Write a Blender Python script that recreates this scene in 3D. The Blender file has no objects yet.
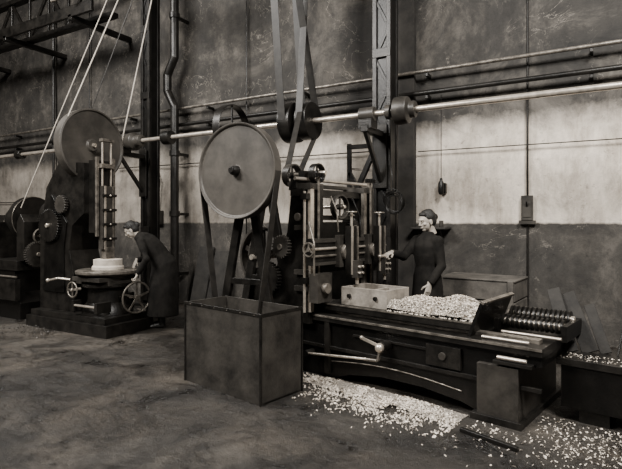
import bpy, bmesh, math, random
from mathutils import Vector, Matrix, noise
random.seed(7)
V=Vector
S=bpy.context.scene
COL=S.collection
def T(x,y,z=0): return Matrix.Translation((x,y,z))
def RZ(d): return Matrix.Rotation(math.radians(d),4,'Z')

# ---------------- materials ----------------
def tint(v,a=1): return (min(v*1.12,1),v,v*0.85,1)
MATS={}
def mat(name,v1,v2=None,scale=6,rough=.6,metal=0.,bump=.15,detail=6,spec=.4,contrast=(.35,.65)):
    if name in MATS: return MATS[name]
    m=bpy.data.materials.new(name); m.use_nodes=True
    nt=m.node_tree; N=nt.nodes; L=nt.links
    b=N['Principled BSDF']
    v2=v1*1.5 if v2 is None else v2
    tc=N.new('ShaderNodeTexCoord'); no=N.new('ShaderNodeTexNoise')
    no.inputs['Scale'].default_value=scale; no.inputs['Detail'].default_value=detail; no.inputs['Roughness'].default_value=.65
    L.new(tc.outputs['Object'],no.inputs['Vector'])
    cr=N.new('ShaderNodeValToRGB'); cr.color_ramp.elements[0].position=contrast[0]; cr.color_ramp.elements[1].position=contrast[1]
    cr.color_ramp.elements[0].color=tint(v1); cr.color_ramp.elements[1].color=tint(v2)
    L.new(no.outputs['Fac'],cr.inputs['Fac']); L.new(cr.outputs['Color'],b.inputs['Base Color'])
    b.inputs['Roughness'].default_value=rough; b.inputs['Metallic'].default_value=metal
    b.inputs['Specular IOR Level'].default_value=spec
    n2=N.new('ShaderNodeTexNoise'); n2.inputs['Scale'].default_value=scale*8; n2.inputs['Detail'].default_value=4
    L.new(tc.outputs['Object'],n2.inputs['Vector'])
    bp=N.new('ShaderNodeBump'); bp.inputs['Strength'].default_value=bump; bp.inputs['Distance'].default_value=.01
    L.new(n2.outputs['Fac'],bp.inputs['Height']); L.new(bp.outputs['Normal'],b.inputs['Normal'])
    MATS[name]=m; return m
IRON=mat('cast_iron_dark',.004,.017,7,.36,.3,.25)
BLACK=mat('oily_black_iron',.002,.007,6,.36,.3,.25)
GREY=mat('painted_grey_iron',.018,.05,5,.42,.2)
DISC=mat('flywheel_paint',.034,.075,3,.5,.15,.05)
STEEL=mat('bright_steel',.35,.65,9,.28,.7,.05)
WORN=mat('worn_steel',.07,.24,12,.36,.6)
RUST=mat('rusty_sheet',.007,.065,3.2,.5,.2,.35,detail=10,contrast=(.3,.75))
WOOD=mat('old_wood',.03,.085,5,.8,0,.2)
DWOOD=mat('dark_wood',.008,.025,5,.8,0,.2)
BELT=mat('leather_belt',.008,.022,8,.5,0,.1)
ROPE=mat('light_belt',.22,.36,8,.7,0,.1)
CASTL=mat('pale_casting',.12,.30,5,.7,0,.25)
CHIP=mat('metal_chips',.25,.8,60,.5,.2,.0)
CHIPB=mat('chip_bed',.04,.38,70,.7,0,.6)
CLOTH=mat('dark_cotton',.004,.012,9,.9,0,.3,spec=.15)
SKIN=mat('skin',.28,.36,12,.55,0,.03)
HAIR=mat('dark_hair',.005,.014,60,.55,0,.4)
BOOT=mat('boot_leather',.005,.01,10,.5)
EYEW=mat('eye_white',.4,.4,3,.4); EYED=mat('eye_dark',.02,.02,3,.3)
LIP=mat('lips',.12,.14,9,.5)

# ---------------- builder ----------------
class B:
    def __init__(s,name,M=Matrix.Identity(4),bevel=.005):
        s.name=name;s.M=M;s.bm=bmesh.new();s.mats=[];s.bev=bevel
    def mi(s,m):
        if m not in s.mats: s.mats.append(m)
        return s.mats.index(m)
    def face(s,vs,i,smooth=False):
        try:
            f=s.bm.faces.new(vs); f.material_index=i; f.smooth=smooth
        except ValueError: pass
    def hexa(s,c,m):
        i=s.mi(m); v=[s.bm.verts.new(p) for p in c]
        for q in ((0,1,2,3),(7,6,5,4),(0,4,5,1),(1,5,6,2),(2,6,7,3),(3,7,4,0)): s.face([v[k] for k in q],i)
    def box(s,x0,x1,y0,y1,z0,z1,m):
        s.hexa([V((x0,y0,z0)),V((x1,y0,z0)),V((x1,y1,z0)),V((x0,y1,z0)),V((x0,y0,z1)),V((x1,y0,z1)),V((x1,y1,z1)),V((x0,y1,z1))],m)
    def bar(s,p0,p1,w,h,m,side=None,w1=None,h1=None):
        p0=V(p0);p1=V(p1);t=(p1-p0).normalized()
        sd=V(side) if side else (V((0,0,1)) if abs(t.z)<.9 else V((0,1,0)))
        u=(sd-t*sd.dot(t)).normalized(); w_=t.cross(u)
        w1=w if w1 is None else w1; h1=h if h1 is None else h1
        c=[]
        for p,a,b in ((p0,w,h),(p1,w1,h1)):
            c+=[p+u*a/2+w_*b/2,p-u*a/2+w_*b/2,p-u*a/2-w_*b/2,p+u*a/2-w_*b/2]
        s.hexa(c,m)
    def basis(s,ax):
        ax=V(ax).normalized(); h=V((0,0,1)) if abs(ax.z)<.9 else V((1,0,0))
        u=(h-ax*h.dot(ax)).normalized(); return ax,u,ax.cross(u)
    def lathe(s,prof,o,ax,m,n=40,closed=False):
        i=s.mi(m); o=V(o);ax,u,w=s.basis(ax); R=[]
        for r,h in prof:
            if r<=1e-6: R.append([s.bm.verts.new(o+ax*h)])
            else: R.append([s.bm.verts.new(o+ax*h+(u*math.cos(2*math.pi*k/n)+w*math.sin(2*math.pi*k/n))*r) for k in range(n)])
        K=len(R)
        for j in range(K if closed else K-1):
            a=R[j];b=R[(j+1)%K]
            for k in range(n):
                k2=(k+1)%n
                if len(a)==1 and len(b)==1: continue
                if len(a)==1: s.face([a[0],b[k],b[k2]],i,True)
                elif len(b)==1: s.face([a[k],a[k2],b[0]],i,True)
                else: s.face([a[k],a[k2],b[k2],b[k]],i,True)
    def cyl(s,p0,p1,r,m,n=20,r1=None):
        p0=V(p0);p1=V(p1);h=(p1-p0).length; r1=r if r1 is None else r1
        s.lathe([(0,0),(r,0),(r1,h),(0,h)],p0,p1-p0,m,n)
    def ball(s,c,r,m,n=16,ax=(0,0,1),sc=1):
        s.lathe([(r*math.sin(math.pi*k/10),-r*sc*math.cos(math.pi*k/10)) for k in range(11)],c,ax,m,n)
    def ring(s,c,ax,R,w,t,m,n=48):
        s.lathe([(R,-w/2),(R,w/2),(R-t,w/2),(R-t,-w/2)],c,ax,m,n,True)
    def torus(s,c,ax,R,r,m,n=40):
        s.lathe([(R+r*math.cos(a*math.pi/4),r*math.sin(a*math.pi/4)) for a in range(8)],c,ax,m,n,True)
    def wheel(s,c,ax,R,w,m,t=.02,hub=.06,spokes=6,sw=.035,hw=None,rnd=False,ph=0):
        c=V(c)
        if rnd: s.torus(c,ax,R-t,t,m)
        else: s.ring(c,ax,R,w,t,m)
        a,u,v=s.basis(ax); hw=hw or w*1.1
        s.lathe([(0,-hw/2),(hub,-hw/2),(hub,hw/2),(0,hw/2)],c,ax,m,24)
        for k in range(spokes):
            g=2*math.pi*k/spokes+ph; d=u*math.cos(g)+v*math.sin(g)
            s.bar(c+d*hub*.7,c+d*(R-t*.7),sw*1.4,sw*.5,m,side=d.cross(a),w1=sw)
    def tube(s,pts,r,m,n=10):
        for a,b in zip(pts,pts[1:]): s.cyl(a,b,r,m,n)
        for p in pts[1:-1]: s.ball(p,r,m,n)
    def prism(s,poly,y0,y1,m,plane='xz'):
        i=s.mi(m)
        f=(lambda a,b,c:V((a,c,b))) if plane=='xz' else ((lambda a,b,c:V((c,a,b))) if plane=='yz' else (lambda a,b,c:V((a,b,c))))
        A=[s.bm.verts.new(f(a,b,y0)) for a,b in poly]; Bv=[s.bm.verts.new(f(a,b,y1)) for a,b in poly]
        s.face(A,i); s.face(Bv[::-1],i); n=len(poly)
        for k in range(n): s.face([A[k],A[(k+1)%n],Bv[(k+1)%n],Bv[k]],i)
    def gear(s,c,ax,R,w,teeth,m,td=.02):
        i=s.mi(m);c=V(c);a,u,v=s.basis(ax);P=[]
        for k in range(teeth):
            for fr,r in ((0,R-td),(.3,R),(.6,R),(.85,R-td)):
                g=2*math.pi*(k+fr)/teeth; P.append((u*math.cos(g)+v*math.sin(g))*r)
        A=[s.bm.verts.new(c+p-a*w/2) for p in P];Bv=[s.bm.verts.new(c+p+a*w/2) for p in P]
        s.face(A,i);s.face(Bv[::-1],i);n=len(P)
        for k in range(n): s.face([A[k],A[(k+1)%n],Bv[(k+1)%n],Bv[k]],i)
    def belt(s,p0,p1,w,wd,m): s.bar(p0,p1,w,.008,m,side=wd)
    def done(s,world=None):
        bmesh.ops.recalc_face_normals(s.bm,faces=s.bm.faces)
        for e in s.bm.edges:
            if len(e.link_faces)==2:
                try:
                    if e.calc_face_angle()>.6: e.smooth=False
                except: pass
        me=bpy.data.meshes.new(s.name); s.bm.to_mesh(me); s.bm.free()
        for m in s.mats: me.materials.append(m)
        o=bpy.data.objects.new(s.name,me); COL.objects.link(o); o.matrix_world=s.M
        if s.bev:
            md=o.modifiers.new('bevel','BEVEL'); md.width=s.bev; md.segments=1; md.limit_method='ANGLE'; md.angle_limit=.7
        return o

# ---------------- room materials ----------------
class NG:
    def __init__(s,name):
        s.m=bpy.data.materials.new(name); s.m.use_nodes=True; nt=s.m.node_tree; s.N=nt.nodes; s.L=nt.links; s.b=s.N['Principled BSDF']; s.tc=s.N.new('ShaderNodeTexCoord')
    def noi(s,sc,det=6,ro=.6,stretch=None,off=None,dist=0):
        n=s.N.new('ShaderNodeTexNoise');n.inputs['Scale'].default_value=sc;n.inputs['Detail'].default_value=det;n.inputs['Roughness'].default_value=ro;n.inputs['Distortion'].default_value=dist
        mp=s.N.new('ShaderNodeMapping'); mp.inputs['Scale'].default_value=stretch or (1,1,1); mp.inputs['Location'].default_value=off or (0,0,0); s.L.new(s.tc.outputs['Object'],mp.inputs[0]); s.L.new(mp.outputs[0],n.inputs['Vector'])
        return n.outputs['Fac']
    def ma(s,op,*a):
        n=s.N.new('ShaderNodeMath');n.operation=op
        for i,x in enumerate(a):
            if isinstance(x,(int,float)): n.inputs[i].default_value=x
            else: s.L.new(x,n.inputs[i])
        return n.outputs[0]
    def ramp(s,f,els):
        r=s.N.new('ShaderNodeValToRGB'); s.L.new(f,r.inputs[0]); e=r.color_ramp.elements
        while len(e)<len(els): e.new(.5)
        for k,(p,v) in enumerate(els): e[k].position=p; e[k].color=tint(v) if v<.95 and v>0 else (v,v,v,1)
        return r.outputs[0]
    def mix(s,f,a,b_,bt='MIX'):
        n=s.N.new('ShaderNodeMix');n.data_type='RGBA';n.blend_type=bt
        if isinstance(f,(int,float)): n.inputs[0].default_value=f
        else: s.L.new(f,n.inputs[0])
        s.L.new(a,n.inputs[6]); s.L.new(b_,n.inputs[7]); return n.outputs[2]
    def step(s,x,a,b,c=0.,d=1.):
        n=s.N.new('ShaderNodeMapRange'); s.L.new(x,n.inputs[0])
        for i,v in zip((1,2,3,4),(a,b,c,d)): n.inputs[i].default_value=v
        return n.outputs[0]
    def bump(s,h,st,di):
        bp=s.N.new('ShaderNodeBump');bp.inputs['Strength'].default_value=st;bp.inputs['Distance'].default_value=di;s.L.new(h,bp.inputs['Height']);s.L.new(bp.outputs[0],s.b.inputs['Normal'])
def wallmat():
    g=NG('plaster_wall')
    sp=g.N.new('ShaderNodeSeparateXYZ'); g.L.new(g.tc.outputs['Object'],sp.inputs[0]); X,_,Z=sp.outputs
    zz=g.ma('ADD',Z,g.ma('MULTIPLY',g.ma('SUBTRACT',g.noi(7),.5),.06))
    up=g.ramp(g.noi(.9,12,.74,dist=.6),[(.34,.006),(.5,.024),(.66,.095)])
    lt=g.ramp(g.noi(1.1,12,.74,off=(3,0,1),dist=.4),[(.3,.15),(.46,.46),(.68,.68)])
    dd=g.ramp(g.noi(1.6,12,.76,dist=.5),[(.32,.011),(.5,.034),(.68,.085)])
    c=g.mix(g.step(zz,1.47,1.50),dd,lt)
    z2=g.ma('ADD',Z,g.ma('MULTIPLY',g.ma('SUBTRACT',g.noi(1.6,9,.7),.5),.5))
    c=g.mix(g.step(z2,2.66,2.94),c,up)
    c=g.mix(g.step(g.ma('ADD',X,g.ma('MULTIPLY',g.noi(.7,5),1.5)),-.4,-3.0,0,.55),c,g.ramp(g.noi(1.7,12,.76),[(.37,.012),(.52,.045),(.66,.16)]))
    st=g.ramp(g.noi(2.2,10,.72,stretch=(1.3,1,.4)),[(.36,.22),(.55,.99)])
    c=g.mix(.6,c,st,'MULTIPLY')
    fl=g.ramp(g.noi(1.3,14,.82,off=(5,0,2)),[(.59,0),(.63,.11)])
    c=g.mix(.9,c,fl,'ADD')
    cr=g.noi(1.5,5,.6,off=(1,0,7),dist=1.5)
    line=g.step(g.ma('ABSOLUTE',g.ma('SUBTRACT',cr,.5)),.0,.005,1.,0.)
    mk=g.step(g.noi(.7,3,.5,off=(8,0,0)),.48,.58)
    c=g.mix(g.ma('MULTIPLY',g.ma('MULTIPLY',line,mk),.5),c,g.ramp(cr,[(0.1,.3),(.9,.3)]))
    dk=g.ramp(g.noi(8,12,.78),[(.33,.12),(.44,.99)])
    c=g.mix(.75,c,dk,'MULTIPLY')
    g.L.new(c,g.b.inputs['Base Color']); g.b.inputs['Roughness'].default_value=.85
    g.bump(g.noi(14,8,.7),.45,.02)
    return g.m
def floormat():
    g=NG('worn_stone_floor')
    # broken, irregular slabs
    mp=g.N.new('ShaderNodeMapping'); mp.inputs['Rotation'].default_value=(0,0,math.radians(20)); mp.inputs['Scale'].default_value=(1,1.5,1); g.L.new(g.tc.outputs['Object'],mp.inputs[0])
    vo=g.N.new('ShaderNodeTexVoronoi'); vo.feature='F1'; vo.distance='CHEBYCHEV'; vo.inputs['Scale'].default_value=1.0; vo.inputs['Randomness'].default_value=.45; g.L.new(mp.outputs[0],vo.inputs['Vector'])
    sx=g.N.new('ShaderNodeSeparateXYZ'); g.L.new(vo.outputs['Color'],sx.inputs[0])
    cell=g.ramp(sx.outputs[0],[(0.,.55),(1.,.99)])
    base=g.ramp(g.noi(.8,12,.75,dist=.6),[(.34,.014),(.5,.044),(.66,.12)])
    sn=g.noi(2.1,10,.75,dist=.5); st=g.ramp(sn,[(.40,.09),(.53,.99)])
    fi=g.ramp(g.noi(16,10,.8),[(.35,.3),(.65,.99)])
    c=g.mix(.8,base,cell,'MULTIPLY'); c=g.mix(.88,c,st,'MULTIPLY'); c=g.mix(.9,c,fi,'MULTIPLY')
    sc=g.ramp(g.noi(6,14,.85),[(.61,0),(.66,.07)]); c=g.mix(.99,c,sc,'ADD')
    g.L.new(c,g.b.inputs['Base Color']); g.L.new(g.step(sn,.38,.6,.25,.6),g.b.inputs['Roughness'])
    g.bump(g.ma('ADD',g.ma('MULTIPLY',g.noi(3.2,12,.78),2.6),g.ma('MULTIPLY',sx.outputs[0],.5)),.85,.028)
    return g.m
WM=wallmat(); FM=floormat()
def slab(name,x0,x1,y0,y1,z0,z1,m):
    b=B(name,bevel=0); b.box(x0,x1,y0,y1,z0,z1,m); return b.done()
slab('floor',-13,6.5,-12,0,-.2,0,FM)
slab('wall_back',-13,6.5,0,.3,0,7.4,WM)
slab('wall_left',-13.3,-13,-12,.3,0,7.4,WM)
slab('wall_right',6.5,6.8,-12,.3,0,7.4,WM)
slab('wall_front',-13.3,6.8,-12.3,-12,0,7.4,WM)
slab('ceiling',-13.3,6.8,-12.3,.3,7.4,7.6,mat('sooty_ceiling',.04,.08,2,.9))
b=B('trim_1'); b.box(1.268,1.292,-.02,-.001,0,7.39,IRON); b.done()
b=B('trim_2'); b.box(-.62,-.2,-.12,-.001,0,7.39,mat('pier_plaster',.008,.03,3,.9)); b.done()

# ---------------- pipes on wall ----------------
b=B('wall_pipe'); b.cyl((-12.9,-.17,3.60),(6.4,-.17,3.60),.026,WORN,12)
for x in range(-12,7,2): b.box(x-.02,x+.02,-.17,-.002,3.53,3.58,IRON)
b.done()
b=B('wall_pipe'); b.cyl((-12.9,-.17,3.30),(6.4,-.17,3.30),.035,IRON,12)
for x in range(-12,7,2): b.box(x-.02,x+.02,-.17,-.002,3.22,3.28,IRON)
b.done()
b=B('drain_pipe'); yy=-.34; px=-4.62
b.tube([(px,yy,7.3),(px,yy,4.5),(px-.18,yy,4.2),(px-.18,yy,3.9),(px,yy,3.6),(px,yy,.0)],.075,IRON,16)
for z in (.5,1.6,2.7,5.2): b.cyl((px,yy,z),(px,yy,z+.1),.095,IRON,16); b.box(px-.03,px+.03,yy,-.002,z+.02,z+.07,IRON)
b.done()
b=B('wall_conduit'); b.cyl((-6.5,-.08,2.6),(-.7,-.08,2.55),.01,BLACK,8); b.cyl((-.15,-.08,2.5),(6.4,-.08,2.45),.008,BLACK,8); b.cyl((-8.6,-.1,0),(-8.6,-.1,7.3),.03,IRON,10); b.cyl((-3.2,-.06,0),(-3.2,-.06,7.3),.015,IRON,8)
b.cyl((-7.4,-.06,0),(-7.4,-.06,7.3),.012,BLACK,8); b.cyl((-12.8,-.06,2.0),(-7.4,-.06,1.95),.012,BLACK,8); b.box(-7.5,-7.3,-.1,-.002,1.7,2.0,IRON)
b.tube([(-5.6,-.05,4.6),(-5.5,-.05,3.9),(-5.55,-.05,3.0),(-5.3,-.05,2.3),(-5.35,-.05,1.7)],.012,BLACK,8); b.box(-5.45,-5.25,-.1,-.002,1.45,1.72,GREY)
b.done()

# ---------------- columns ----------------
def column(x,y,w=.22,d=.26,solid=False):
    b=B('iron_lattice_column',T(x,y))
    for sx in (-1,1):
        for sy_ in (-1,1):
            b.box(sx*w/2-.03,sx*w/2+.03,sy_*d/2-.03,sy_*d/2+.03,0,7.38,IRON)
    if solid:
        b.box(-w/2,w/2,-d/2+.005,-d/2+.02,0,7.38,BLACK); b.box(w/2-.015,w/2+.015,-d/2,d/2,0,7.38,BLACK); b.box(-w/2-.015,-w/2+.015,-d/2,d/2,0,7.38,BLACK)
    z=.1;k=0
    while z<7.0:
        for sx in (-1,1):
            b.bar((sx*w/2,-d/2,z),(sx*w/2,d/2,z+.4),.05,.01,IRON,side=(0,1,0))
            b.bar((sx*w/2,d/2,z),(sx*w/2,-d/2,z+.4),.05,.01,IRON,side=(0,1,0))
        b.bar((-w/2 if k%2 else w/2,-d/2-.005,z),(w/2 if k%2 else -w/2,-d/2-.005,z+.4),.04,.01,BLACK,side=(1,0,0))
        if k%3==0: b.box(-w/2-.03,w/2+.03,-d/2-.035,-d/2,z,z+.12,IRON)
        z+=.4;k+=1
    b.box(-.2,.2,-.2,.2,0,.05,IRON)
    return b.done()
COLX=(-.44,-4.96,-11.6,4.6)
column(COLX[0],-.6,.2,.24,True); column(COLX[1],-.6,.16,.2,True); column(COLX[2],-.6); column(COLX[3],-.6)
b=B('wall_bracket_frame')
b.bar((-.56,-.62,2.55),(-.95,-.62,1.75),.07,.06,IRON); b.bar((-.56,-.62,1.45),(-.97,-.62,2.2),.06,.05,IRON)
b.bar((-.56,-.62,2.55),(-1.0,-.62,2.55),.06,.06,IRON); b.bar((-.97,-.62,2.6),(-.97,-.62,0),.05,.06,IRON); b.bar((-.56,-.62,1.45),(-1.0,-.62,1.45),.06,.06,IRON)
for z in (1.7,1.95,2.2): b.bar((-.56,-.60,z),(-.97,-.60,z+.05),.03,.03,WORN)
b.done()
b=B('cable_coil')
for k in range(4): b.torus((-.22,-.86,1.72+.02*k),(0.2,1,.15*k),.12+.012*k,.006,BLACK,32)
b.tube([(-.22,-.86,1.84),(-.28,-.82,2.3),(-.3,-.80,2.9)],.008,BLACK,8); b.box(-.33,-.22,-.86,-.77,1.84,1.9,IRON)
b.done()

# ---------------- line shaft ----------------
sy,sz=-1.2,2.85
b=B('line_shaft')
b.cyl((-12.9,sy,sz),(6.45,sy,sz),.036,STEEL,20)
b.lathe([(.05,-.20),(.09,-.19),(.09,-.13),(.06,-.12),(.06,-.08),(.165,-.07),(.17,.0),(.16,.09),(.10,.12),(.10,.18),(.05,.19)],(.0,sy,sz),(1,0,0),GREY,36)
b.wheel((-2.60,sy,sz),(1,0,0),.37,.13,IRON,t=.012,hub=.07,spokes=4,sw=.03)
b.lathe([(.04,-.1),(.27,-.09),(.28,0),(.27,.09),(.04,.1)],(-1.55,sy,sz),(1,0,0),IRON,40)
b.lathe([(.04,-.09),(.25,-.08),(.25,.08),(.04,.09)],(-1.3,sy,sz),(1,0,0),IRON,40)
b.lathe([(.04,-.2),(.1,-.16),(.15,-.05),(.15,.05),(.1,.1),(.1,.2),(.05,.22)],(-4.7,sy,sz),(1,0,0),GREY,30)
b.lathe([(.04,-.1),(.11,-.08),(.11,.08),(.04,.1)],(-3.9,sy,sz),(1,0,0),IRON,30)
for x in (-6.5,-8.0,2.6): b.lathe([(.04,-.08),(.09,-.08),(.09,.08),(.04,.08)],(x,sy,sz),(1,0,0),IRON,24)
for x in COLX:
    b.box(x-.05,x+.05,-1.32,-.76,2.62,2.70,IRON); b.box(x-.09,x+.09,-.785,-.765,1.95,2.8,IRON)
    b.bar((x,-1.28,2.64),(x,-.78,2.05),.06,.05,IRON)
    b.lathe([(0.036,-.1),(.09,-.1),(.09,.1),(.036,.1)],(x,sy,sz),(1,0,0),GREY,24,True)
    b.box(x-.09,x+.09,-1.30,-1.1,2.66,2.78,IRON)
b.done()
b=B('overhead_countershaft')
cy,cz=-1.5,5.5
b.cyl((-6.5,cy,cz),(1,cy,cz),.03,STEEL,16)
for x in (-6.0,-3,.5):
    b.bar((x,cy,cz),(x,cy-.3,7.36),.07,.05,IRON); b.bar((x,cy,cz),(x,cy+.3,7.36),.07,.05,IRON); b.lathe([(.03,-.06),(.08,-.06),(.08,.06),(.03,.06)],(x,cy,cz),(1,0,0),IRON,20,True); b.box(x-.08,x+.08,cy-.4,cy+.4,7.36,7.395,IRON)
for x,r in ((-1.55,.28),(-1.3,.3),(-4.05,.22),(-4.4,.2)): b.wheel((x,cy,cz),(1,0,0),r,.13,IRON,hub=.06,spokes=5)
b.done()
b=B('drive_belt',bevel=0)
b.belt((-1.55,cy-.28,cz),(-1.55,sy-.275,sz),.11,(1,0,0),BELT); b.belt((-1.55,cy+.28,cz),(-1.55,sy+.275,sz),.11,(1,0,0),BELT); b.done()
b=B('drive_belt',bevel=0)
b.belt((-1.3,cy-.3,cz),(-1.3,sy+.255,sz),.10,(1,0,0),BELT); b.belt((-1.3,cy+.3,cz),(-1.3,sy-.255,sz),.10,(1,0,0),BELT); b.done()

# ---------------- overhead crane girder ----------------
b=B('crane_runway_girder')
gx0,gx1,gy=-12.9,-5.6,-.85
for z in (5.25,6.15): b.box(gx0,gx1,gy-.08,gy+.08,z,z+.09,IRON)
x=gx0+.1;k=0
while x<gx1-.7:
    b.bar((x,gy,5.3 if k%2 else 6.2),(x+.65,gy,6.2 if k%2 else 5.3),.06,.05,IRON); b.bar((x,gy,5.3),(x,gy,6.2),.05,.04,IRON); x+=.65;k+=1
b.box(gx0,gx1,gy-.5,gy-.44,5.2,5.4,IRON)
for x in (-12.5,-10.5,-8.3,-6.2): b.box(x-.05,x+.05,gy-.5,-.002,5.15,5.25,IRON); b.box(x-.05,x+.05,gy-.05,gy+.05,6.2,7.39,IRON)
b.done()

# ---------------- planer ----------------
MP=T(1.575,-3.087)@RZ(-11.07)
b=B('metal_planing_machine',MP)
poly=[(-3.0,0),(-1.75,0),(-1.55,.07),(-1.2,.12),(-.8,.12),(-.45,.08),(-.3,.03),(-.3,.0),(-.02,0),(-.02,.44),(.15,.46),(.15,.56),(-3.0,.56)]
b.prism(poly,.02,.88,BLACK)
b.box(-3.0,.16,-.02,.92,.54,.60,IRON)
b.box(-3.0,.16,-.028,-.015,.58,.598,WORN)
b.box(-3.0,.15,-.005,.02,.28,.31,IRON)
b.box(-.31,.0,-.03,.93,0,.43,GREY); b.box(-.35,.03,-.06,.96,0,.05,IRON)
for a in (-2.9,-2.2,-1.8): b.box(a-.03,a+.03,-.015,.02,.05,.54,IRON)
pts=[(-1.75+.145*k,.0,.17+.05*math.sin(math.pi*min(1,k/9))) for k in range(10)]
b.tube(pts,.005,WORN,8)
b.box(-1.5,-.6,.0,.025,.44,.46,IRON); b.box(-.75,-.45,-.01,.02,.33,.50,IRON); b.cyl((-.6,-.03,.42),(-.6,.0,.42),.03,GREY)
b.box(-3.0,.1,.12,.2,.6,.63,WORN); b.box(-3.0,.1,.6,.68,.6,.63,WORN)
b.box(-1.95,-.38,.08,.66,.63,.70,IRON); b.box(-1.95,-.38,.07,.1,.64,.705,IRON); b.box(-1.95,-.38,.065,.072,.69,.703,WORN)
b.bar((-.40,.36,.60),(-.30,.36,.87),.66,.025,BLACK,side=(0,1,0)); b.bar((-.295,.36,.865),(-.285,.36,.885),.66,.03,WORN,side=(0,1,0))
# workpiece: open box casting
b.box(-1.74,-1.22,.14,.175,.70,.87,CASTL); b.box(-1.74,-1.22,.50,.535,.70,.87,CASTL); b.box(-1.255,-1.22,.175,.50,.70,.87,CASTL); b.box(-1.74,-1.705,.175,.50,.70,.87,CASTL)
b.box(-1.705,-1.255,.175,.50,.70,.74,CASTL); b.box(-1.46,-1.43,.175,.50,.74,.85,CASTL)
for a in (-1.64,-1.34): b.cyl((a,.115,.79),(a,.14,.79),.02,IRON)
for a in (-1.78,-1.17): b.box(a-.03,a+.03,.25,.4,.70,.77,IRON)
for bb,z,r in ((.62,.72,.07),(.42,.69,.055)):
    b.cyl((-.30,bb,z),(.22,bb,z),.03,STEEL)
    for k in range(13): b.lathe([(.02,-.011),(r,-.009),(r,.009),(.02,.011)],(-.26+.037*k,bb,z),(1,0,0),IRON,24)
b.box(-.3,-.27,.3,.75,.6,.72,BLACK); b.box(.2,.24,.3,.75,.6,.72,BLACK)
b.cyl((-.30,.05,.615),(.05,.05,.615),.012,STEEL); b.cyl((-.22,.24,.635),(.22,.24,.635),.012,STEEL)
b.cyl((-.15,-.04,.50),(.06,-.04,.50),.014,STEEL); b.box(-.18,.1,-.05,.02,.45,.475,IRON)
b.cyl((-1.13,.02,.42),(-1.13,-.10,.42),.045,IRON); b.ball((-1.13,-.12,.42),.04,STEEL)
b.bar((-1.13,-.09,.42),(-1.32,-.10,.47),.025,.015,STEEL); b.ball((-1.33,-.10,.475),.018,STEEL)
b.bar((-1.13,-.09,.42),(-1.16,-.10,.30),.03,.02,WORN); b.cyl((-1.16,-.10,.30),(-1.28,-.10,.29),.014,WORN)
b.cyl((-2.0,-.08,.22),(-1.28,-.09,.29),.011,STEEL); b.cyl((-2.0,0.02,.22),(-2.0,-.1,.22),.03,IRON)
up=[(-2.75,.5),(-1.98,.5),(-1.98,1.84),(-2.22,1.84),(-2.28,1.4),(-2.45,1.0),(-2.7,.75)]
for y0,y1 in ((-.06,.10),(.84,1.0)):
    b.prism(up,y0,y1,IRON)
    b.box(-1.99,-1.95,y0-.015,y0+.035,.62,1.86,STEEL if y0<0 else WORN); b.box(-1.99,-1.95,y1-.035,y1+.015,.62,1.86,IRON)
    b.box(-2.24,-1.95,y0-.02,y1+.02,1.82,1.88,GREY)
    b.cyl((-1.93,(y0+y1)/2,.7),(-1.93,(y0+y1)/2,1.95),.013,WORN)
    b.gear((-1.93,(y0+y1)/2,1.96),(0,0,1),.06,.04,16,IRON)
    b.cyl((-2.1,y0-.02,1.55),(-2.1,y0-.05,1.55),.04,WORN)
b.box(-2.2,-2.02,-.1,1.04,1.76,1.83,IRON); b.box(-2.24,-2.2,-.1,1.04,1.86,1.9,GREY)
b.cyl((-2.1,-.14,1.93),(-2.1,1.08,1.93),.018,STEEL)
b.box(-2.2,-2.05,-.05,.98,1.52,1.57,IRON); b.box(-2.1,-2.04,.1,.84,.98,1.5,BLACK)
b.wheel((-2.0,.45,1.66),(1,0,0.0),.13,.06,GREY,t=.015,hub=.03,spokes=4,sw=.02)
b.cyl((-2.3,.45,1.66),(-1.93,.45,1.66),.018,STEEL)
b.gear((-2.0,.68,1.45),(1,0,0),.09,.04,18,IRON); b.cyl((-2.1,.68,1.45),(-1.95,.68,1.45),.02,WORN)
b.tube([(-1.92,.2,1.76),(-1.84,.2,1.6),(-1.84,.22,1.4)],.009,WORN,8); b.tube([(-1.95,.6,1.76),(-1.86,.62,1.55),(-1.84,.6,1.34)],.009,BLACK,8)
b.box(-1.95,-1.86,-.14,1.05,1.08,1.34,IRON); b.box(-1.86,-1.845,-.14,1.05,1.30,1.34,GREY); b.box(-1.86,-1.845,-.14,1.05,1.08,1.11,GREY)
b.cyl((-1.85,-.2,1.24),(-1.85,1.1,1.24),.014,STEEL); b.cyl((-1.85,-.2,1.17),(-1.85,1.1,1.17),.012,WORN)
b.wheel((-1.85,-.22,1.24),(0,1,0),.07,.02,WORN,t=.012,hub=.02,spokes=3,sw=.015)
for bb in (.30,.80):
    b.box(-1.86,-1.80,bb-.11,bb+.11,1.05,1.37,GREY)
    b.lathe([(0,0),(.09,0),(.09,.04),(0,.05)],(-1.80,bb,1.2),(1,0,0),WORN,28)
    b.box(-1.77,-1.70,bb-.06,bb+.06,.98,1.46,IRON); b.box(-1.70,-1.685,bb-.055,bb-.035,.98,1.46,STEEL); b.box(-1.70,-1.685,bb+.035,bb+.055,.98,1.46,WORN)
    b.box(-1.70,-1.63,bb-.045,bb+.045,.95,1.12,GREY); b.box(-1.68,-1.655,bb-.012,bb+.012,.885,.97,STEEL)
    for z in (1.0,1.06): b.cyl((-1.63,bb-.025,z),(-1.605,bb-.025,z),.012,STEEL); b.cyl((-1.63,bb+.025,z),(-1.605,bb+.025,z),.012,STEEL)
    b.cyl((-1.735,bb,1.46),(-1.735,bb,1.60),.012,STEEL); b.torus((-1.735,bb,1.60),(0,0,1),.05,.009,WORN,24); b.bar((-1.785,bb,1.6),(-1.685,bb,1.6),.014,.014,WORN)
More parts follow.
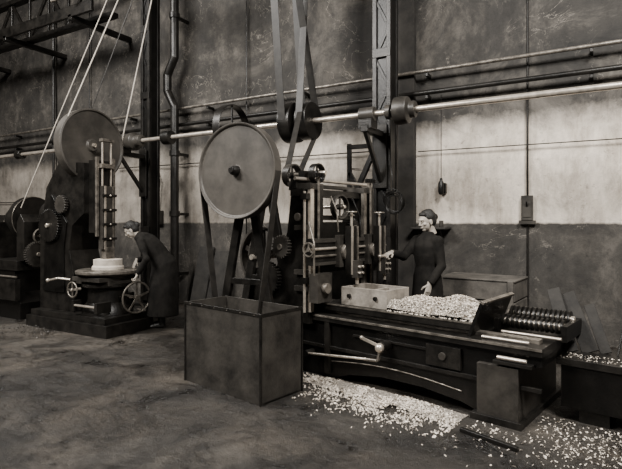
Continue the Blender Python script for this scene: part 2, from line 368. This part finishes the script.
b.cyl((-1.70,.80,1.14),(-1.655,.79,1.14),.012,STEEL); b.cyl((-1.655,.70,1.14),(-1.63,.87,1.14),.013,STEEL); b.ball((-1.657,.69,1.14),.02,STEEL)
b.cyl((-2.0,-.11,.62),(-2.0,-.11,1.80),.014,STEEL); b.box(-2.04,-1.96,-.13,-.06,1.72,1.78,IRON); b.box(-2.04,-1.96,-.13,-.06,.9,.96,IRON)
b.tube([(-1.9,-.16,1.5),(-1.8,-.2,1.3),(-1.8,-.2,1.0)],.01,WORN,8)
for z in (1.42,.98,.82): b.box(-2.15,-1.98,-.10,-.05,z,z+.05,GREY)
b.box(-1.95,-1.84,-.1,.12,.72,1.0,GREY); b.cyl((-1.84,.0,.86),(-1.79,.0,.86),.05,WORN)
b.wheel((-2.78,.08,1.12),(0,1,0),.33,.10,GREY,t=.03,hub=.07,spokes=5,sw=.05)
b.cyl((-2.78,-.1,1.12),(-2.78,.9,1.12),.03,STEEL)
b.gear((-2.5,-.11,.92),(0,1,0),.17,.05,30,IRON); b.cyl((-2.5,-.15,.92),(-2.5,.1,.92),.03,WORN)
b.gear((-2.3,-.12,1.25),(0,1,0),.12,.05,22,GREY); b.cyl((-2.3,-.16,1.25),(-2.3,0,1.25),.03,WORN)
b.box(-2.95,-2.6,-.02,.1,.58,1.0,IRON); b.box(-2.95,-2.6,.85,.95,.58,1.15,IRON)
b.cyl((-2.45,.1,1.99),(-1.9,.1,1.99),.022,STEEL); b.box(-2.2,-2.12,.02,.18,1.88,2.02,IRON)
b.wheel((-2.36,.1,1.99),(1,0,0),.12,.09,GREY,t=.015,hub=.035,spokes=4,sw=.02); b.wheel((-2.02,.1,1.99),(1,0,0),.10,.07,IRON,t=.015,hub=.03,spokes=4,sw=.02)
b.box(-2.2,-2.12,-.1,.18,1.84,1.93,IRON)
b.box(.18,1.25,.38,.88,.10,.44,BLACK); b.box(.15,1.27,.36,.90,.42,.47,IRON); b.box(.3,.5,.4,.86,0,.1,IRON); b.box(.95,1.15,.4,.86,0,.1,IRON)
b.done()
wm=lambda a,b_,z: MP@V((a,b_,z))
b=B('drive_belt',bevel=0)
p=wm(-2.36,.1,1.99)
b.belt((-1.3,sy-.22,sz+.1),tuple(p+V((0,-.11,.02))),.07,(1,0,0),BELT); b.belt((-1.3,sy+.2,sz-.15),tuple(p+V((0,.12,0))),.07,(1,0,0),BELT)
b.done()
b=B('leaning_plank',MP,.003)
b.bar((.20,.60,.47),(.0,.84,.93),.10,.02,DWOOD,side=(1,0,0)); b.bar((.32,.68,.47),(.10,.86,.90),.12,.02,DWOOD,side=(1,0,0)); b.bar((.42,.72,.47),(.27,.86,.82),.08,.02,DWOOD,side=(1,0,0)); b.bar((.5,.7,.47),(.56,.86,.92),.015,.015,IRON,side=(1,0,0))
b.done()
b=B('tool_cabinet',MP); b.box(.95,1.35,1.0,1.4,0,.80,BLACK); b.box(.93,1.37,.98,1.42,.80,.84,IRON); b.box(.98,1.32,.985,1.0,.08,.74,IRON); b.cyl((1.1,.97,.4),(1.2,.97,.4),.01,STEEL); b.done()

# ---------------- flywheel with stand ----------------
fx,fy,fz=-.995,-3.10,2.0
b=B('belt_flywheel',T(fx,fy,0),.004)
b.lathe([(0,-.05),(.045,-.05),(.055,-.03),(.44,-.03),(.452,-.050),(.470,-.055),(.473,.055),(.452,.055),(.45,.0),(0,.0)],(0,0,fz),(0,1,0),DISC,72)
b.lathe([(0,-.12),(.03,-.12),(.03,-.09),(.045,-.09),(.055,-.03),(0,-.03)],(0,0,fz),(0,1,0),IRON,24)
b.cyl((0,.0,fz),(0,.62,fz),.03,STEEL)
for dy in (.15,.5):
    b.box(-.08,.08,dy-.04,dy+.04,fz-.09,fz+.07,IRON)
    b.bar((-.02,dy,fz-.06),(-.42,dy,0.0),.09,.05,IRON,side=(1,0,0)); b.bar((.02,dy,fz-.06),(.40,dy,0.0),.09,.05,IRON,side=(1,0,0))
    b.bar((-.26,dy,.9),(.25,dy,.9),.06,.04,IRON)
b.done()
b=B('drive_belt',T(fx,fy,0),0)
b.belt((-.474,0,fz-.02),(-.24,0,.36),.085,(0,1,0),BELT); b.belt((.474,0,fz-.02),(.22,0,.36),.085,(0,1,0),BELT)
b.done()
b=B('sheet_metal_motor_box',MP,.003)
x0,x1,y0,y1,h=-2.77,-1.735,-.943,-.445,.745; t=.012
b.box(x0,x1,y0,y0+t,0,h,RUST); b.box(x0,x1,y1-t,y1,0,h,RUST); b.box(x0,x0+t,y0+t,y1-t,0,h,RUST); b.box(x1-t,x1,y0+t,y1-t,0,h,RUST)
for (a,c) in ((x0,y0),(x1,y0),(x0,y1),(x1,y1)): b.box(a-.010,a+.010,c-.010,c+.010,0,h+.004,IRON)
b.box(x0-.006,x1+.006,y0-.006,y0,h-.022,h+.006,IRON); b.box(x1,x1+.006,y0,y1,h-.022,h+.006,IRON)
b.box(x0,x1,y0+t,y1-t,0,.02,IRON)
for k in range(6): b.ball((x0+.09+.175*k,y0-.008,h-.011),.005,WORN,8)
b.box(-2.55,-2.2,-.84,-.56,.02,.12,IRON); b.cyl((-2.35,-.82,.32),(-2.35,-.58,.32),.18,IRON); 
b.done()

# ---------------- slotting machine (left) ----------------
MS=T(-3.88,-2.345)
b=B('slotting_machine',MS,.008)
b.box(-1.25,.5,-.42,.36,0,.16,IRON); b.box(-1.2,.42,-.38,.32,.16,.24,IRON)
b.prism([(-1.2,.2),(-.42,.2),(-.40,.7),(-.52,1.1),(-.45,1.45),(-.2,1.62),(-.2,2.32),(-.75,2.36),(-1.05,2.0),(-1.2,1.3)],-.24,.24,IRON)
b.prism([(-1.1,.5),(-.6,.5),(-.62,1.1),(-.55,1.5),(-.9,1.9),(-1.05,1.3)],-.26,.26,BLACK)
b.box(-.2,-.08,-.16,.16,1.35,2.36,IRON)
for y in (-.15,.12): b.box(-.08,-.04,y,y+.035,1.30,2.4,WORN)
b.box(-.07,.02,-.10,.10,1.12,2.0,GREY); b.box(.02,.03,-.08,-.05,1.12,2.0,STEEL); b.box(.02,.03,.05,.08,1.12,2.0,WORN)
for y in (-.07,.07): b.cyl((-.03,y,1.9),(-.03,y,2.65),.014,STEEL)
b.box(-.06,.01,-.11,.11,2.25,2.31,WORN); b.box(-.06,.01,-.10,.10,2.62,2.66,WORN)
b.box(-.05,.05,-.07,.07,1.0,1.15,WORN); b.box(-.01,.03,-.02,.02,.9,1.02,STEEL)
for z in (1.25,1.45,1.65,1.85): b.box(.02,.05,-.11,.11,z,z+.035,IRON); b.ball((.055,0,z+.018),.014,STEEL,10)
b.lathe([(0,.24),(.34,.24),(.32,.34),(.27,.4),(.26,.58),(.34,.62),(.34,.66),(0,.66)],(0,0,0),(0,0,1),IRON,40)
b.box(-.42,.30,-.22,.22,.64,.70,GREY); b.box(-.28,.28,-.36,.30,.70,.755,GREY)
b.lathe([(0,.755),(.30,.755),(.41,.79),(.42,.80),(.42,.83),(.40,.84),(0,.84)],(0,0,0),(0,0,1),WORN,56)
for k in range(8):
    g=k*math.pi/4; b.bar((.12*math.cos(g),.12*math.sin(g),.8415),(.38*math.cos(g),.38*math.sin(g),.8415),.02,.004,BLACK,side=(-math.sin(g),math.cos(g),0))
b.lathe([(.10,.84),(.21,.84),(.21,.88),(.19,.90),(.19,.98),(.12,.99),(.10,.99)],(0,0,0),(0,0,1),mat('bright_casting',.3,.5,7,.6),40,True)
b.box(-.30,-.22,-.03,.03,.84,.93,IRON)
b.cyl((.26,.12,.46),(.46,.12,.46),.02,STEEL); b.box(.2,.30,.05,.2,.30,.52,IRON)
b.wheel((.44,.12,.46),(1,-.15,0),.225,.03,WORN,t=.014,hub=.035,spokes=5,sw=.022,hw=.05,rnd=True); b.cyl((.46,.12,.30),(.54,.11,.30),.014,WORN)
b.cyl((-.1,-.36,.60),(-.1,-.50,.60),.018,STEEL); b.wheel((-.1,-.48,.60),(0,1,0),.11,.02,WORN,t=.012,hub=.025,spokes=4,sw=.016,rnd=True)
b.tube([(-.4,-.3,.70),(-.55,-.38,.72),(-.75,-.40,.68)],.016,STEEL,8); b.ball((-.76,-.4,.68),.028,STEEL)
b.cyl((-.2,-.40,.38),(.3,-.40,.38),.016,STEEL); b.box(-.22,-.16,-.42,-.3,.3,.44,IRON); b.box(.26,.32,-.42,-.2,.3,.44,IRON)
b.lathe([(0,-.03),(.08,-.03),(.10,-.01),(.47,-.01),(.49,-.07),(.52,-.08),(.525,.06),(.50,.07),(.49,.035),(.10,.03),(.08,.06),(0,.06)],(-.40,.02,2.60),(1,0,0),DISC,64)
b.cyl((-1.05,.02,2.60),(-.3,.02,2.60),.03,STEEL); b.box(-.75,-.6,-.08,.12,2.3,2.66,IRON); b.box(-1.02,-.9,-.08,.12,2.0,2.66,IRON)
b.gear((-.9,-.28,1.45),(0,1,0),.24,.06,36,IRON); b.gear((-.62,-.29,1.75),(0,1,0),.13,.05,20,GREY); b.cyl((-.9,-.34,1.45),(-.9,0,1.45),.03,STEEL)
b.wheel((-1.28,.02,1.62),(1,0,0),.20,.10,IRON,t=.02,hub=.05,spokes=4)
b.cyl((-1.3,.02,1.62),(-1.0,.02,1.62),.025,STEEL)
b.done()
b=B('rope_belt',bevel=0)
b.belt((-4.05,cy-.22,cz),(-4.28,-2.33-.50,2.62),.022,(1,0,0),ROPE); b.belt((-4.05,cy+.22,cz),(-4.28,-2.33+.52,2.62),.022,(1,0,0),ROPE); b.done()
b=B('rope_belt',bevel=0)
b.belt((-4.4,cy-.2,cz),(-5.72,-2.5,1.72),.018,(1,0,0),ROPE); b.belt((-4.4,cy+.2,cz),(-5.72,-1.95,1.72),.018,(1,0,0),BELT); b.done()

# ---------------- lathe far left ----------------
b=B('turning_lathe',T(-6.1,-2.3),.008)
b.prism([(-1.6,0),(.5,0),(.5,.25),(.35,.4),(.35,.75),(-1.6,.75)],-.28,.28,BLACK)
b.box(-3.2,.45,-.3,.3,.75,.9,IRON); b.box(-3.2,-2.9,-.25,.25,0,.75,IRON)
b.prism([(.55,.9),(.55,1.5),(.45,1.62),(.35,1.5),(.35,.9)],-.25,.25,IRON); b.prism([(-.45,.9),(-.45,1.5),(-.55,1.62),(-.65,1.5),(-.65,.9)],-.25,.25,IRON)
b.cyl((-.8,.07,1.55),(.78,.07,1.55),.04,STEEL)
for k,(r,x) in enumerate(((.36,.22),(.29,.08),(.23,-.06),(.17,-.2))): b.lathe([(.04,-.07),(r,-.065),(r,.065),(.04,.07)],(x,.07,1.55),(1,0,0),IRON,44); b.ring((x+.066,.07,1.55),(1,0,0),r,.004,.012,WORN)
b.gear((.66,.07,1.55),(1,0,0),.15,.06,26,IRON)
b.gear((.64,-.1,1.0),(1,0,0),.2,.06,34,GREY); b.cyl((.5,-.1,1.0),(.7,-.1,1.0),.03,STEEL)
b.wheel((.66,-.05,1.28),(1,0,0),.12,.04,WORN,t=.012,hub=.03,spokes=4,sw=.02)
arc=[(.55*math.cos(a*math.pi/12),1.0+.62*math.sin(a*math.pi/12)) for a in range(13)]
b.prism([(-1.15+x,z) for x,z in arc],-.3,-.22,IRON); b.prism([(-1.15+x,z) for x,z in arc],.1,.2,IRON)
b.box(-.3,.5,-.36,-.28,.3,.62,IRON); b.cyl((-.8,-.34,.66),(.5,-.34,.66),.016,WORN)
b.done()

# ---------------- clutter ----------------
b=B('wooden_crate',T(.93,-1.12)@RZ(-6))
for k in range(4): b.box(-.42,.42,-.28,-.255,.02+k*.215,.22+k*.215,WOOD); b.box(-.42,.42,.255,.28,.02+k*.215,.22+k*.215,WOOD); b.box(-.42,-.395,-.25,.25,.02+k*.215,.22+k*.215,WOOD); b.box(.395,.42,-.25,.25,.02+k*.215,.22+k*.215,WOOD)
for x in (-.38,.38):
    b.box(x-.03,x+.03,-.30,-.28,0,.88,WOOD); b.box(x-.03,x+.03,.28,.30,0,.88,WOOD)
b.box(-.4,.4,-.25,.25,.0,.03,WOOD); b.box(-.43,.43,-.29,.29,.868,.885,WOOD)
b.done()
b=B('leaning_board',bevel=.003); b.bar((-4.12,-.30,0),(-4.12,-.03,1.05),.34,.03,DWOOD,side=(1,0,0)); b.done()
b=B('leaning_board',bevel=.003); b.bar((-3.70,-.32,0),(-3.70,-.03,.98),.42,.03,DWOOD,side=(1,0,0)); b.done()
b=B('wall_switch_box'); b.box(1.21,1.35,-.08,-.021,1.52,1.84,GREY); b.box(1.23,1.33,-.09,-.08,1.56,1.80,GREY); b.cyl((1.28,-.06,1.84),(1.28,-.06,3.2),.010,IRON,8); b.bar((1.28,-.09,1.7),(1.28,-.14,1.76),.02,.02,BLACK); b.box(1.18,1.38,-.07,-.021,1.47,1.52,GREY);b.done()
b=B('pendant_switch'); b.cyl((.19,-.12,3.26),(.19,-.12,2.1),.006,BLACK,8); b.lathe([(0,1.88),(.03,1.88),(.04,1.92),(.04,2.04),(.02,2.07),(.02,2.1),(0,2.12)],(.19,-.12,0),(0,0,1),BLACK,16); b.cyl((.19,-.12,1.88),(.19,-.12,1.86),.012,STEEL,8); b.box(.14,.24,-.075,-.002,1.9,2.04,BLACK); b.done()
b=B('wall_shelf'); b.box(-.19,.3,-.3,-.002,1.40,1.43,DWOOD); b.bar((-.1,-.02,1.2),(-.1,-.26,1.4),.03,.02,IRON); b.bar((.2,-.02,1.2),(.2,-.26,1.4),.03,.02,IRON); b.box(-.05,.08,-.2,-.08,1.43,1.50,IRON); b.cyl((.2,-.15,1.43),(.2,-.15,1.52),.03,GREY); b.done()
b=B('steel_bar',MP,.002); b.bar((-.30,-.34,.016),(.12,-.40,.016),.03,.03,IRON); b.done()

# ---------------- chips ----------------
def chips(name,M,sample,n,base=None,size=(.012,.03),m=None):
    b=B(name,M,0); i=b.mi(m or CHIP)
    if base: base(b)
    for _ in range(n):
        p=sample()
        if p is None: continue
        x,y,z=p; L=random.uniform(*size); w=L*random.uniform(.25,.5)
        R=Matrix.Rotation(random.uniform(0,6.28),3,'Z')@Matrix.Rotation(random.uniform(-.8,.8),3,'X')@Matrix.Rotation(random.uniform(-.6,.6),3,'Y')
        c=random.uniform(.2,.8)*L*.5; vs=[]
        for k,(xx,zz) in enumerate(((-L/2,0),(-L/6,c),(L/6,c),(L/2,0))):
            for s in (-1,1):
                q=R@V((xx,s*w/2,zz)); vs.append(b.bm.verts.new((x+q.x,y+q.y,max(z+q.z+.004,.002))))
        for k in range(3): b.face([vs[2*k],vs[2*k+1],vs[2*k+3],vs[2*k+2]],i)
    return b.done()
def tabh(x,y):
    u=(x+1.36)/.97; v=(y-.10)/.54
    if not(0<=u<=1 and 0<=v<=1): return 0
    e=min(1,min(u,1-u)*6+.3)*min(1,min(v,1-v)*5+.25)
    return e*(.085+.06*noise.noise(V((x*5,y*5,0)))+.02*u)
def grid(b,x0,x1,y0,y1,z0,hf,m,nx=50,ny=24):
    i=b.mi(m); G=[[b.bm.verts.new((x0+(x1-x0)*a/nx,y0+(y1-y0)*c/ny,z0+hf(x0+(x1-x0)*a/nx,y0+(y1-y0)*c/ny))) for c in range(ny+1)] for a in range(nx+1)]
    for a in range(nx):
        for c in range(ny): b.face([G[a][c],G[a+1][c],G[a+1][c+1],G[a][c+1]],i,True)
def s_tab():
    x=random.uniform(-1.18,-.40);y=random.uniform(.08,.66)
    return x,y,.70+tabh(x,y)
chips('steel_chip_heap',MP,s_tab,3200,lambda b:grid(b,-1.20,-.40,.10,.64,.70,tabh,CHIPB))
def flh(x,y):
    u=(x+1.15)/.95; v=(y+.14)/.26
    return max(0,1-u*u-v*v)*(.05+.03*noise.noise(V((x*6,y*6,3))))-.001
def s_fl():
    for _ in range(20):
        x=random.gauss(-.95,.6); y=random.gauss(-.18,.18)
        if x<-1.70 and y<-.38: continue
        if -2.3<x<-.36 and y<-.03:
            if noise.noise(V((x*5,y*5,9)))<random.uniform(-.5,.2): continue
            return x,y,max(flh(x,y)*.5,0)
    return None
chips('steel_chip_heap',MP,s_fl,3300,lambda b:grid(b,-1.9,-.38,-.26,-.02,.0,lambda x,y:flh(x,y)*.6-.002,CHIPB),(.010,.030))
def s_r():
    for _ in range(20):
        x=random.gauss(.6,.6); y=random.gauss(.05,.32)
        if x>.05 and x<2.0 and -.9<y<.36: return x,y,0
        if -.3<x<=.05 and y<-.08: return x,y,0
    return None
chips('steel_chip_heap',MP,s_r,1300,None,(.008,.024))
def s_w(): return random.uniform(.15,1.2),random.uniform(.37,.56),.47
chips('steel_chip_heap',MP,s_w,260,None,(.008,.018))
def s_l():
    x=random.gauss(0,.4);y=random.gauss(0,.14); return x,y,random.uniform(0,.02)
chips('metal_scrap_pile',T(-4.75,-2.98),s_l,220,None,(.012,.03),GREY)

# ---------------- people ----------------
def tubem(bm,pts,rad,side,n=18):
    rings=[];P=[V(p) for p in pts]; side=V(side)
    for k,p in enumerate(P):
        t=(P[min(k+1,len(P)-1)]-P[max(k-1,0)]).normalized()
        u=side-t*side.dot(t)
        if u.length<1e-3: u=V((0,1,0))-t*t.y
        u.normalize(); w=t.cross(u); r=rad[k]; rx,ry=(r if isinstance(r,tuple) else (r,r))
        rings.append([bm.verts.new(p+u*rx*math.cos(2*math.pi*j/n)+w*ry*math.sin(2*math.pi*j/n)) for j in range(n)])
    for a,b_ in zip(rings,rings[1:]):
        for j in range(n): bm.faces.new([a[j],a[(j+1)%n],b_[(j+1)%n],b_[j]])
    bm.faces.new(rings[0][::-1]); bm.faces.new(rings[-1])
def ell(bm,c,r,M=Matrix.Identity(3),seg=20):
    res=bmesh.ops.create_uvsphere(bm,u_segments=seg,v_segments=12,radius=1)
    for v in res['verts']: v.co=V(c)+M@V((v.co.x*r[0],v.co.y*r[1],v.co.z*r[2]))
def caps(bm,a,b_,ra,rb):
    tubem(bm,[a,b_],[ra,rb],(1,.01,.02),12); ell(bm,a,(ra,)*3,seg=12); ell(bm,b_,(rb,)*3,seg=12)
def skinobj(name,bm,m,parent,voxel,smooth=2,Ml=Matrix.Identity(4)):
    bmesh.ops.recalc_face_normals(bm,faces=bm.faces)
    me=bpy.data.meshes.new(name); bm.to_mesh(me); bm.free(); me.materials.append(m)
    o=bpy.data.objects.new(name,me); COL.objects.link(o); o.parent=parent; o.matrix_local=Ml
    if voxel:
        r=o.modifiers.new('remesh','REMESH'); r.mode='VOXEL'; r.voxel_size=voxel; r.use_smooth_shade=True
        if smooth: s=o.modifiers.new('smooth','SMOOTH'); s.factor=.5; s.iterations=smooth
    else:
        for p in me.polygons: p.use_smooth=True
    return o
def elbow(Sh,H,l1,l2,hint):
    d=H-Sh; D=min(d.length,l1+l2-.005); t=d.normalized(); a=(l1*l1-l2*l2+D*D)/(2*D); h=math.sqrt(max(0,l1*l1-a*a))
    hv=V(hint); hv=(hv-t*hv.dot(t)).normalized(); return Sh+t*a+hv*h, Sh+t*D
def head(parent,M):
    bm=bmesh.new()
    ell(bm,(0,-.012,.022),(.070,.088,.082)); ell(bm,(0,.018,-.03),(.056,.062,.072)); ell(bm,(0,.05,-.082),(.026,.024,.022))
    ell(bm,(0,.072,.028),(.045,.014,.010)); 
    tubem(bm,[(0,.076,.015),(0,.090,-.008),(0,.100,-.024),(0,.084,-.032)],[(.008,.008),(.010,.010),(.014,.011),(.012,.008)],(1,0,0),12)
    ell(bm,(0,.078,-.054),(.021,.010,.006)); ell(bm,(0,.075,-.064),(.018,.010,.006))
    ell(bm,(.034,.055,-.02),(.022,.02,.02)); ell(bm,(-.034,.055,-.02),(.022,.02,.02))
    for s in (-1,1): ell(bm,(s*.071,-.008,-.01),(.010,.018,.030)); ell(bm,(s*.074,-.002,-.032),(.008,.010,.012))
    tubem(bm,[(0,-.02,-.04),(0,-.03,-.10),(0,-.04,-.16)],[(.050,.050),(.046,.046),(.052,.050)],(1,0,0))
    skinobj('head',bm,SKIN,parent,.005,2,M)
    bm=bmesh.new()
    ell(bm,(0,-.030,.042),(.082,.090,.080)); ell(bm,(0,-.048,-.005),(.076,.070,.075)); ell(bm,(0,-.03,.098),(.060,.066,.030)); ell(bm,(0,-.115,.02),(.042,.036,.042)); ell(bm,(0,.034,.082),(.060,.032,.026))
    skinobj('hair',bm,HAIR,parent,.007,2,M)
    bm=bmesh.new()
    for s in (-1,1): ell(bm,(s*.027,.073,.006),(.011,.006,.0055))
    skinobj('eyes',bm,EYEW,parent,0,0,M)
    bm=bmesh.new()
    for s in (-1,1):
        ell(bm,(s*.027,.078,.006),(.0055,.003,.0055)); ell(bm,(s*.028,.080,.026),(.017,.005,.003))
    skinobj('irises_and_brows',bm,EYED,parent,0,0,M)
    bm=bmesh.new(); ell(bm,(0,.086,-.0585),(.018,.005,.006)); skinobj('lips',bm,LIP,parent,0,0,M)
def pn_rot(dd,d,pn):
    a=dd.dot(d); b_=dd.dot(pn); return (pn*a-d*b_).normalized()
def hand(parent,name,wrist,d,pn,curl,thumbside):
    d=V(d).normalized(); pn=V(pn); pn=(pn-d*pn.dot(d)).normalized(); s=d.cross(pn)*thumbside
    W=V(wrist); bm=bmesh.new()
    tubem(bm,[W-d*.03,W,W+d*.03,W+d*.07,W+d*.085],[(.026,.020),(.027,.018),(.036,.017),(.039,.014),(.034,.011)],s,16)
    for k,(off,L) in enumerate(((.029,.068),(.010,.076),(-.010,.070),(-.028,.055))):
        p=W+d*.078+s*off; dd=d.copy(); r=.0088
        for f in (.45,.3,.25):
            dd=(dd*math.cos(curl)+pn_rot(dd,d,pn)*math.sin(curl)).normalized()
            q=p+dd*L*f; caps(bm,p,q,r,r*.93); p=q; r*=.93
    p=W+d*.02+s*.028; q=p+(d*.55+s*.75+pn*.2).normalized()*.04; caps(bm,p,q,.013,.010); r_=q+(d*.8+s*.1+pn*.6).normalized()*.032; caps(bm,q,r_,.010,.0085)
    skinobj(name,bm,SKIN,parent,.004,1)
def worker(F0,face,spine,headM,hands,arms_hint,hem=.24):
    e=bpy.data.objects.new('woman_worker',None); COL.objects.link(e); e.empty_display_size=.2
    f=V((face[0],face[1],0)).normalized(); ang=math.atan2(f.y,f.x)-math.pi/2
    M=T(F0[0],F0[1])@Matrix.Rotation(ang,4,'Z'); e.matrix_world=M; Mi=M.inverted()
    bm=bmesh.new()
    tubem(bm,[p for p,_ in spine],[r for _,r in spine],(1,0,0),28)
    for k in range(14):
        g=2*math.pi*k/14+.2; 
        tubem(bm,[(.205*math.cos(g),.175*math.sin(g)-.01,hem+.005),(.18*math.cos(g),.15*math.sin(g),.55),(.15*math.cos(g),.115*math.sin(g),.86)],[.022,.016,.006],(1,0,0),8)
    for sgn,(tgt,isw,shp,pnv,dirv,curl) in zip((1,-1),hands):
        Sh=V(shp); Hd=(Mi@V(tgt)) if isw else V(tgt)
        dv=V(dirv) if dirv else (Hd-Sh)
        dv.normalize(); wr=Hd-dv*.085
        el,w2=elbow(Sh,wr,.275,.245,arms_hint[0] if sgn==1 else arms_hint[1])
        wr=w2
        tubem(bm,[Sh+V((-sgn*.05,0,.005)),Sh,Sh.lerp(el,.5),el,el.lerp(wr,.5),wr-(wr-el)*.04],[.06,.063,.055,.050,.045,.040],(0,.3,1),16)
        ell(bm,tuple(Sh),(.064,.06,.055)); ell(bm,tuple(el),(.051,.051,.051))
        hand(e,'hand_right' if sgn==1 else 'hand_left',wr,dv,pnv,curl,1 if sgn==1 else -1)
    skinobj('dress',bm,CLOTH,e,.011,3)
    bm=bmesh.new()
    for s in (-1,1):
        tubem(bm,[(s*.085,-.0,.5),(s*.085,-.02,.33),(s*.085,-.01,.12),(s*.085,-.01,.06)],[.06,.055,.040,.042],(1,0,0),14)
        tubem(bm,[(s*.085,-.05,.035),(s*.087,.03,.04),(s*.09,.10,.032),(s*.092,.16,.025),(s*.092,.185,.02)],[(.032,.035),(.036,.04),(.042,.032),(.036,.025),(.015,.015)],(1,0,0),14)
    skinobj('boots',bm,BOOT,e,.008,1)
    head(e,headM)
    return e
HX=lambda x,y,z,pitch,yaw=0,roll=0: T(x,y,z)@Matrix.Rotation(math.radians(yaw),4,'Z')@Matrix.Rotation(math.radians(pitch),4,'X')
sp1=[((0,0,.22),(.215,.19)),((0,0,.5),(.20,.17)),((0,-.005,.80),(.185,.145)),((0,0,.90),(.175,.135)),((0,0,1.02),(.145,.11)),((0,.01,1.14),(.16,.125)),((0,.01,1.23),(.17,.12)),((0,-.005,1.31),(.155,.09)),((0,-.012,1.35),(.10,.07)),((0,-.015,1.395),(.058,.056))]
tgt1=tuple(wm(-1.645,.79,1.15))
worker((.44,-1.595),(-.52,-.84),sp1,HX(0,.01,1.51,-14,-6),
  [(tgt1,True,(.165,0,1.30),(0,0,-1),None,1.0),((-.20,.17,.76),False,(-.165,0,1.30),(.8,0,-.2),(0,.25,-1),.35)],
  [(.3,-.2,-1),(-.3,-1,0)])
sp2=[((0,-.02,.17),(.24,.23)),((0,-.03,.5),(.225,.21)),((0,-.05,.78),(.205,.19)),((0,-.04,.90),(.195,.18)),((0,.03,1.03),(.165,.14)),((0,.11,1.13),(.175,.145)),((0,.19,1.21),(.18,.14)),((0,.26,1.265),(.16,.11)),((0,.30,1.29),(.10,.08)),((0,.34,1.315),(.058,.058))]
worker((-3.36,-1.86),(-.767,-.641),sp2,HX(0,.41,1.385,-36,0),
  [((-3.70,-2.05,.87),True,(.16,.25,1.225),(0,0,-1),None,.25),((-3.44,-2.24,.70),True,(-.16,.25,1.225),(0,1,0),(.1,.25,-1),.9)],
  [(.6,-.6,0),(-.5,-.8,0)])

# ---------------- lights ----------------
def area(name,loc,tgt,sx,sy_,P,col=(1,.97,.93)):
    l=bpy.data.lights.new(name,'AREA'); l.shape='RECTANGLE'; l.size=sx; l.size_y=sy_; l.energy=P; l.color=col
    o=bpy.data.objects.new(name,l); COL.objects.link(o); o.location=loc; o.rotation_euler=(V(tgt)-V(loc)).to_track_quat('-Z','Y').to_euler(); return o
area('added_area_lamp',(-3.5,-8.5,6.9),(-1.5,-2.5,.5),3.0,1.6,1250)  # added unseen key light, high at left rear; the ceiling has no skylight
area('added_area_lamp',(3.6,-5.0,6.0),(1.6,-.3,1.4),1.6,1.3,850)  # added unseen area light to brighten the right wall
area('added_area_lamp',(-6.5,-5.5,7.0),(-5.0,-2,0.5),2.2,1.6,620)  # added unseen area light for the left machines and wall
w=bpy.data.worlds.new('World'); S.world=w; w.use_nodes=True; w.node_tree.nodes['Background'].inputs[0].default_value=(.5,.49,.45,1); w.node_tree.nodes['Background'].inputs[1].default_value=.3
# ---------------- camera ----------------
c=bpy.data.cameras.new('camera'); c.sensor_width=36; c.lens=28.94; c.shift_y=-.0201
o=bpy.data.objects.new('camera',c); COL.objects.link(o); o.location=(2.07,-7.0,1.5); o.rotation_euler=(math.radians(90),0,math.radians(29.87)); S.camera=o
